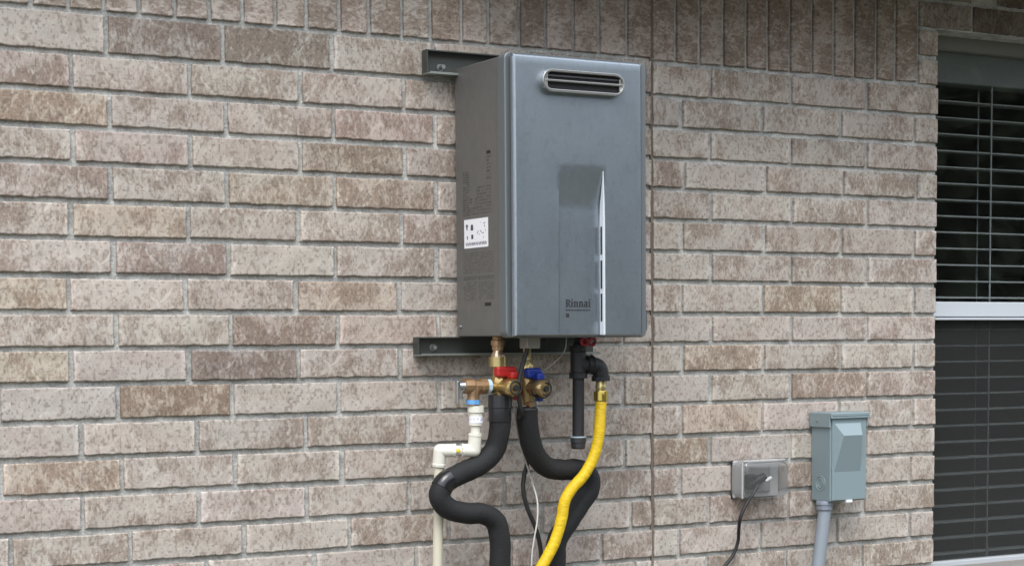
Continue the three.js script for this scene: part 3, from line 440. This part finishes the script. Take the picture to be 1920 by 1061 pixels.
const dp = thing('drain_pipe', 'white plastic drain pipe with two elbows running down from the relief valve', 'pipe', [1.605, 0, 0.11]);
{ const pvc = std(lin(0.70, 0.675, 0.59), 0.4), pvcAged = std(lin(0.60, 0.56, 0.44), 0.42), a = [1.682, 1.419, .15];
  part('adapter', turned([1.6815, 1.398, .148], [1.6815, 1.424, .149], [[0, 0.0001], [0, 0.0158], [0.42, 0.0158], [0.45, 0.0188], [1, 0.0188], [1, 0.0001]]), pvc, dp);
  { const c = document.createElement('canvas'); c.width = 256; c.height = 48; const x = c.getContext('2d'), r = rng(8); x.fillStyle = 'rgb(232,232,238)'; x.fillRect(0, 0, 256, 48); for (let n = 0; n < 40; n++) { x.fillStyle = `rgba(120,125,165,${0.3 + r() * 0.5})`; x.fillRect(r() * 256, 8 + r() * 26, 4 + r() * 8, 3 + r() * 8); } const t = new THREE.CanvasTexture(c); t.colorSpace = THREE.SRGBColorSpace;
    part('label_band', new THREE.CylinderGeometry(0.0161, 0.0161, 0.015, 32, 1, true).translate(1.6815, 1.3925, .148), std(0xffffff, 0.45, 0, { map: t }), dp); }
  part('coupling', turned([1.681, 1.380, .147], [1.6813, 1.400, .148], [[0, 0.0108], [0, 0.0155], [1, 0.0155], [1, 0.01]]), pvc, dp);
  part('pipe', cyl([1.681, 1.345, .146], [1.6812, 1.385, .147], 0.0112), pvc, dp);
  const elbow = (p0, c, p1, n) => part('elbow', [cyl(p0, c, 0.0146, 0.0150), cyl(c, p1, 0.0150, 0.0146), ball(c, 0.0150), ...[[p0, c], [p1, c]].map(([p, q]) => { const d = V3(...q).sub(V3(...p)).normalize(); return turned(p, V3(...p).addScaledVector(d, 0.007).toArray(), [[0, 0.0108], [0, 0.0153], [0.8, 0.0157], [1, 0.0146]]); })], n, dp);
  elbow([1.681, 1.362, .146], [1.6795, 1.323, .142], [1.650, 1.3235, .135], pvc);
  part('pipe', cyl([1.655, 1.3235, .136], [1.63, 1.3235, .127], 0.0112), pvc, dp);
  elbow([1.640, 1.3235, .13], [1.6075, 1.3235, .114], [1.6062, 1.288, .11], pvc);
  part('print_mark', new THREE.CylinderGeometry(0.0115, 0.0115, 0.022, 20, 1, true, -0.2, 0.75).rotateZ(Math.PI / 2).translate(1.6445, 1.3225, .1325), std(lin(0.62, 0.5, 0.05), 0.5), dp, 'yellow print on the pipe');
  part('pipe', tube([[1.6062, 1.30, .11], [1.606, 1.2, .108], [1.605, 1.06, .1], [1.604, .5, .09], [1.604, 0.05, .09]], 0.0112, { seg: 20 }), pvcAged, dp, 'cream lower length of pipe');
}
const gp = thing('gas_pipe', 'black iron gas pipe with tee, elbow and capped drip leg under the heater', 'pipe', [1.952, 1.31, 0.15]);
{ const iron = std(lin(0.022, 0.022, 0.025), 0.42, 0.25, { bumpMap: mortarBump, bumpScale: 0.0006 }), x = 1.952, z = 0.15;
  part('tee', [turned([x, 1.481, z], [x, 1.556, z], [[0, 0.013], [0, 0.0215], [0.16, 0.0215], [0.2, 0.0185], [0.8, 0.0185], [0.84, 0.0215], [1, 0.0215], [1, 0.0001]]), turned([x, 1.512, z], [1.985, 1.512, 0.156], [[0, 0.018], [0.6, 0.018], [0.66, 0.0215], [1, 0.0215], [1, 0.0001]])], iron, gp);
  part('elbow', [tube([[1.978, 1.512, .156], [1.992, 1.511, .158], [2.003, 1.505, .159], [2.0075, 1.494, .159], [2.008, 1.480, .159]], 0.0185, { seg: 40, rad: 28 }), turned([2.008, 1.474, .159], [2.0078, 1.488, .159], [[0, 0.012], [0, 0.0215], [0.8, 0.0215], [1, 0.018]]), torus([1.984, 1.512, .157], 0.0195, 0.0032, 'x')], iron, gp);
  part('drip_leg', [cyl([1.951, 1.34, z], [x, 1.49, z], 0.0138, 0.0138, 28), turned([1.951, 1.334, z], [1.951, 1.352, z], [[0, 0.0136], [0.5, 0.0143], [1, 0.0138]])], iron, gp);
  part('cap', turned([1.9505, 1.317, z], [1.951, 1.345, z], [[0, 0.0001], [0, 0.014], [0.1, 0.0165], [0.5, 0.0172], [0.55, 0.0185], [1, 0.0185], [1, 0.013]]), std(lin(0.035, 0.036, 0.04), 0.45, 0.25), gp);
  part('cap_rim', torus([1.951, 1.3445, z], 0.0168, 0.0022, 'y'), std(lin(0.3, 0.36, 0.4), 0.5), gp);
  part('valve_neck', turned([x, 1.555, z], [x, BOT, z], [[0, 0.012], [0.3, 0.012], [0.35, 0.009], [1, 0.009]]), iron, gp);
  part('valve_handle', [torus([1.955, 1.567, .172], 0.0085, 0.0038), torus([1.976, 1.566, .172], 0.0085, 0.0038), cyl([1.952, 1.566, .15], [1.956, 1.566, .17], 0.004)], std(lin(0.32, 0.025, 0.04), 0.4), gp, 'small red shut-off handle');
}
const gh = thing('gas_hose', 'bright yellow flexible gas hose curving down from a brass fitting', 'hose', [2.006, 0, 0.16]);
{ part('brass_fitting', [turned([2.0065, 1.447, .16], [2.008, 1.477, .159], [[0, 0.0122], [0.3, 0.0122], [0.45, 0.0132], [0.6, 0.0118], [1, 0.0118]]), turned([2.006, 1.419, .163], [2.0062, 1.43, .162], [[0, 0.0095], [0.5, 0.013], [1, 0.0145]])], nutBrass, gh);
  part('hex_nut', [bolt6([2.006, 1.4285, .162], [2.0065, 1.449, .161], 0.0178), turned([2.006, 1.427, .162], [2.0065, 1.4505, .161], [[0, 0.0001], [0, 0.0145], [0.12, 0.0158], [0.88, 0.0158], [1, 0.0145], [1, 0.0001]])], std(lin(0.55, 0.42, 0.10), 0.28, 0.9), gh);
  const pts = [[2.006, 1.424, .163], [2.001, 1.395, .167], [1.997, 1.368, .17], [1.992, 1.333, .17], [1.980, 1.298, .17], [1.954, 1.258, .17], [1.922, 1.228, .17], [1.903, 1.202, .17], [1.892, 1.159, .17], [1.877, 1.114, .17], [1.856, 1.077, .17], [1.83, 1.04, .17], [1.79, .97, .165], [1.74, .8, .15], [1.72, .4, .1], [1.72, .02, .08]];
  const c = new THREE.CatmullRomCurve3(pts.map(p => V3(...p)), false, 'centripetal');
  const yb = dataTex(256, 64, (i, j) => { const v = 255 * (0.6 * vnoise(i / 3, j / 6, 81, 85, 11) + 0.4 * vnoise(i / 14, j / 14, 82, 18, 5)); return [v, v, v]; }); yb.repeat.set(10, 1); const ym = dataTex(256, 64, (i, j) => { const v = 0.94 + 0.1 * vnoise(i / 9, j / 9, 83, 28, 7) - 0.3 * sstep(0.86, 0.96, vnoise(i / 4, j / 5, 84, 64, 13)); return [210 * v, 174 * v, 4]; }, true); ym.repeat.set(8, 1);
  part('hose_jacket', lumpy(new THREE.TubeGeometry(c, 420, 0.0132, 28, false), 0.0007, 321), std(0xffffff, 0.58, 0, { map: ym, bumpMap: yb, bumpScale: 0.0012 }), gh);
}
const pc = thing('power_cable', 'black cable hanging from the grey gland between the red and blue valves', 'cable', [1.79, 0, 0.1]);
part('cable_jacket', tube([[1.789, 1.556, .2], [1.778, 1.525, .2], [1.769, 1.496, .2], [1.764, 1.466, .2], [1.767, 1.436, .196], [1.779, 1.405, .185], [1.800, 1.392, .14], [1.832, 1.365, .093], [1.853, 1.319, .085], [1.850, 1.282, .085], [1.842, 1.254, .085], [1.838, 1.221, .088], [1.849, 1.176, .09], [1.867, 1.138, .09], [1.879, 1.1, .09], [1.884, 1.068, .09], [1.888, .992, .09], [1.885, .5, .06], [1.885, .03, .05]], 0.0052, { seg: 260, rad: 14 }), rubber, pc);
const gw = std(lin(0.42, 0.41, 0.38), 0.6);
const w1 = thing('control_wire', 'thin grey wire slanting from the heater base down behind the blue handle', 'wire', [1.9, 1.4, 0.12], 'thin grey wires');
part('wire_jacket', tube([[1.921, 1.58, .15], [1.917, 1.55, .15], [1.905, 1.532, .15], [1.881, 1.513, .148], [1.868, 1.496, .125], [1.86, 1.478, .1], [1.845, 1.45, .09], [1.83, 1.41, .088], [1.82, 1.39, .088]], 0.0014, { seg: 80, rad: 8 }), gw, w1);
const w2 = thing('control_wire', 'thin pale wire hanging in a loose curve between the two black foam pipes', 'wire', [1.835, 0, 0.1], 'thin grey wires');
part('wire_jacket', tube([[1.793, 1.445, .11], [1.796, 1.421, .12], [1.803, 1.372, .12], [1.827, 1.321, .1], [1.843, 1.276, .1], [1.858, 1.233, .1], [1.858, 1.198, .118], [1.852, 1.155, .128], [1.842, 1.112, .13], [1.836, 1.075, .13], [1.834, 1.0, .13], [1.83, .5, .1], [1.83, .02, .1]], 0.0020, { seg: 160, rad: 8 }), std(lin(0.5, 0.49, 0.46), 0.6), w2);

// ---------------------------------------------------------------- weatherproof outlet, its cord, and the disconnect box
const oc = thing('outlet_cover', 'clear bubble weatherproof outlet cover with a black plug inside', 'outlet cover', [2.575, 1.16, 0]);
{ const smoke = new THREE.MeshPhysicalMaterial({ color: lin(0.84, 0.84, 0.84), roughness: 0.03, transmission: 0.95, thickness: 0, ior: 1.5, side: THREE.DoubleSide });
  const pl = part('base_plate', rbox(2.5005, 2.645, 1.164, 1.261, 0.003, 0.012, 0.005), std(lin(0.36, 0.36, 0.36), 0.5), oc);
  part('gasket', rbox(2.4985, 2.644, 1.163, 1.261, 0.0005, 0.0055, 0.002), rubber, oc);
  part('receptacle', [rbox(2.534, 2.612, 1.178, 1.246, 0.0115, 0.02, 0.003)], std(lin(0.22, 0.22, 0.22), 0.5), pl);
  // domed shell, open at the back
  const nu = 40, nv = 12, pos = [], idx = [];
  const cxx = 2.5728, cyy = 1.212, hw = 0.0745, hh2 = 0.0505, dep = 0.062;
  for (let j = 0; j <= nv; j++) for (let i = 0; i < nu; i++) {
    const t = j / nv, a = i / nu * Math.PI * 2, e = 0.34; let s, z;
    if (t < 0.5) { s = 1 - 0.06 * (t / 0.5); z = 0.005 + (dep - 0.019) * (t / 0.5); } else { const q = (t - 0.5) / 0.5 * Math.PI / 2; s = 0.94 - 0.2 * (1 - Math.cos(q)) - 0.74 * Math.pow((t - 0.5) / 0.5, 3); z = dep - 0.014 + 0.016 * Math.sin(q); }
    s = Math.max(s, 0.0001);
    const c = Math.cos(a), d = Math.sin(a); pos.push(cxx + hw * s * Math.sign(c) * Math.pow(Math.abs(c), e), cyy + hh2 * s * Math.sign(d) * Math.pow(Math.abs(d), e), z);
  }
  for (let j = 0; j < nv; j++) for (let i = 0; i < nu; i++) { const a = j * nu + i, b = j * nu + (i + 1) % nu; idx.push(a, b, b + nu, a, b + nu, a + nu); }
  const shell = ix => { const g = new THREE.BufferGeometry(); g.setAttribute('position', new THREE.Float32BufferAttribute(pos, 3)); g.setIndex(ix); g.computeVertexNormals(); return g; };
  const cut = 6 * (nv / 2 + 1) * nu;
  part('bubble', shell(idx.slice(cut)), smoke, oc, 'clear smoky front of the bubble cover');
  part('bubble_side', shell(idx.slice(0, cut)), new THREE.MeshPhysicalMaterial({ color: lin(0.62, 0.62, 0.62), roughness: 0.2, transmission: 0.7, thickness: 0, ior: 1.5, side: THREE.DoubleSide }), oc, 'hazy sides of the bubble cover');
  part('ridge', [rbox(2.4995, 2.503, 1.166, 1.258, 0.044, 0.050, 0.0012), rbox(2.506, 2.640, 1.2585, 1.2625, 0.040, 0.0455, 0.0012)], std(lin(0.42, 0.42, 0.42), 0.25), oc);
  const plug = part('plug', [cyl([2.530, 1.200, .034], [2.578, 1.219, .040], 0.0145, 0.0105, 20), rbox(2.524, 2.550, 1.188, 1.226, 0.02, 0.047, 0.006), cyl([2.552, 1.206, .042], [2.548, 1.190, .046], 0.0065, 0.0055, 16)], rubber, oc);
  part('white_piece', new RoundedBoxGeometry(0.021, 0.0065, 0.008, 3, 0.002).rotateZ(0.42).translate(2.584, 1.213, 0.046), std(lin(0.85, 0.85, 0.85), 0.3), oc, 'small white piece inside the cover');  // small tilted white block beside the plug
}
const cord = thing('outlet_cable', 'black cable hanging from the clear outlet cover', 'cable', [2.5, 0.0, 0.03]);
part('cable_jacket', tube([[2.550, 1.195, .045], [2.535, 1.178, .048], [2.517, 1.159, .05], [2.502, 1.137, .05], [2.494, 1.116, .048], [2.503, 1.083, .03], [2.509, 1.059, .02], [2.499, 1.024, .015], [2.471, .994, .015], [2.43, .964, .015], [2.40, .9, .02], [2.38, .5, .02], [2.38, .03, .03]], 0.0044, { seg: 200, rad: 14 }), rubber, cord);

const db = thing('disconnect_box', 'grey-green metal electrical disconnect box on the wall beside the window', 'electrical box', [2.816, 1.148, 0]);
const boxPaint = std(lin(0.225, 0.287, 0.308), 0.42, 0.1);
{ const D = 0.081;
  part('enclosure', rbox(2.7575, 2.8745, 1.148, 1.362, 0.004, D, 0.003), boxPaint, db);
  part('hood', [rbox(2.7515, 2.8805, 1.366, 1.3785, 0.002, D + 0.012, 0.003), rbox(2.7515, 2.7565, 1.340, 1.370, 0.002, D + 0.004, 0.002), rbox(2.8755, 2.8805, 1.340, 1.370, 0.002, D + 0.004, 0.002), rbox(2.7515, 2.8805, 1.363, 1.372, D + 0.006, D + 0.012, 0.002)], boxPaint, db);
  const door = part('door', rbox(2.7605, 2.8735, 1.151, 1.364, D, D + 0.0055, 0.002), boxPaint, db);
  const z0 = D + 0.0055, z1 = D + 0.028, A = [2.7665, 1.351, z0], B = [2.8535, 1.351, z0], C = [2.7795, 1.320, z1], Dd = [2.8405, 1.320, z1], E = [2.7655, 1.225, z0], F = [2.8525, 1.225, z0];
  const tri = [A, C, B, B, C, Dd, C, E, F, C, F, Dd, A, E, C, B, Dd, F].flat(), g = new THREE.BufferGeometry(); g.setAttribute('position', new THREE.Float32BufferAttribute(tri, 3)); g.computeVertexNormals();
  part('embossed_wedge', g, std(lin(0.225, 0.287, 0.308), 0.42, 0.1, { side: THREE.DoubleSide }), door, 'raised wedge on the box door');
  for (const r of [0.0185, 0.0115]) part('knockout', torus([2.7575, 1.194, 0.042], r, 0.0011, 'x'), boxPaint, db);
  part('screw', cyl([2.7515, 1.357, 0.035], [2.7495, 1.357, 0.035], 0.0035, 0.003, 12), galv, db);
  part('lock_tab', rbox(2.806, 2.826, 1.144, 1.1515, D + 0.002, D + 0.0085, 0.0015), std(lin(0.75, 0.77, 0.77), 0.35), db);
}
const cd = thing('conduit', 'grey plastic conduit leaving the underside of the electrical box', 'conduit', [2.76, 0, 0.05]);
{ const m = std(lin(0.235, 0.265, 0.30), 0.46);
  part('connector', turned([2.7645, 1.126, .05], [2.765, 1.149, .05], [[0, 0.016], [0, 0.0205], [0.5, 0.0205], [0.55, 0.0225], [0.85, 0.0225], [1, 0.021], [1, 0.0001]]), std(lin(0.20, 0.225, 0.27), 0.45), cd);
  part('pipe', tube([[2.765, 1.14, .05], [2.7645, 1.118, .05], [2.7605, 1.09, .05], [2.746, .99, .05], [2.725, .85, .05], [2.70, .6, .05], [2.69, .02, .05]], 0.0168, { seg: 60, rad: 28 }), m, cd);
}

scene.traverse(o => { if (o.isMesh) { o.castShadow = true; o.receiveShadow = true; } });
renderer.render(scene, camera);
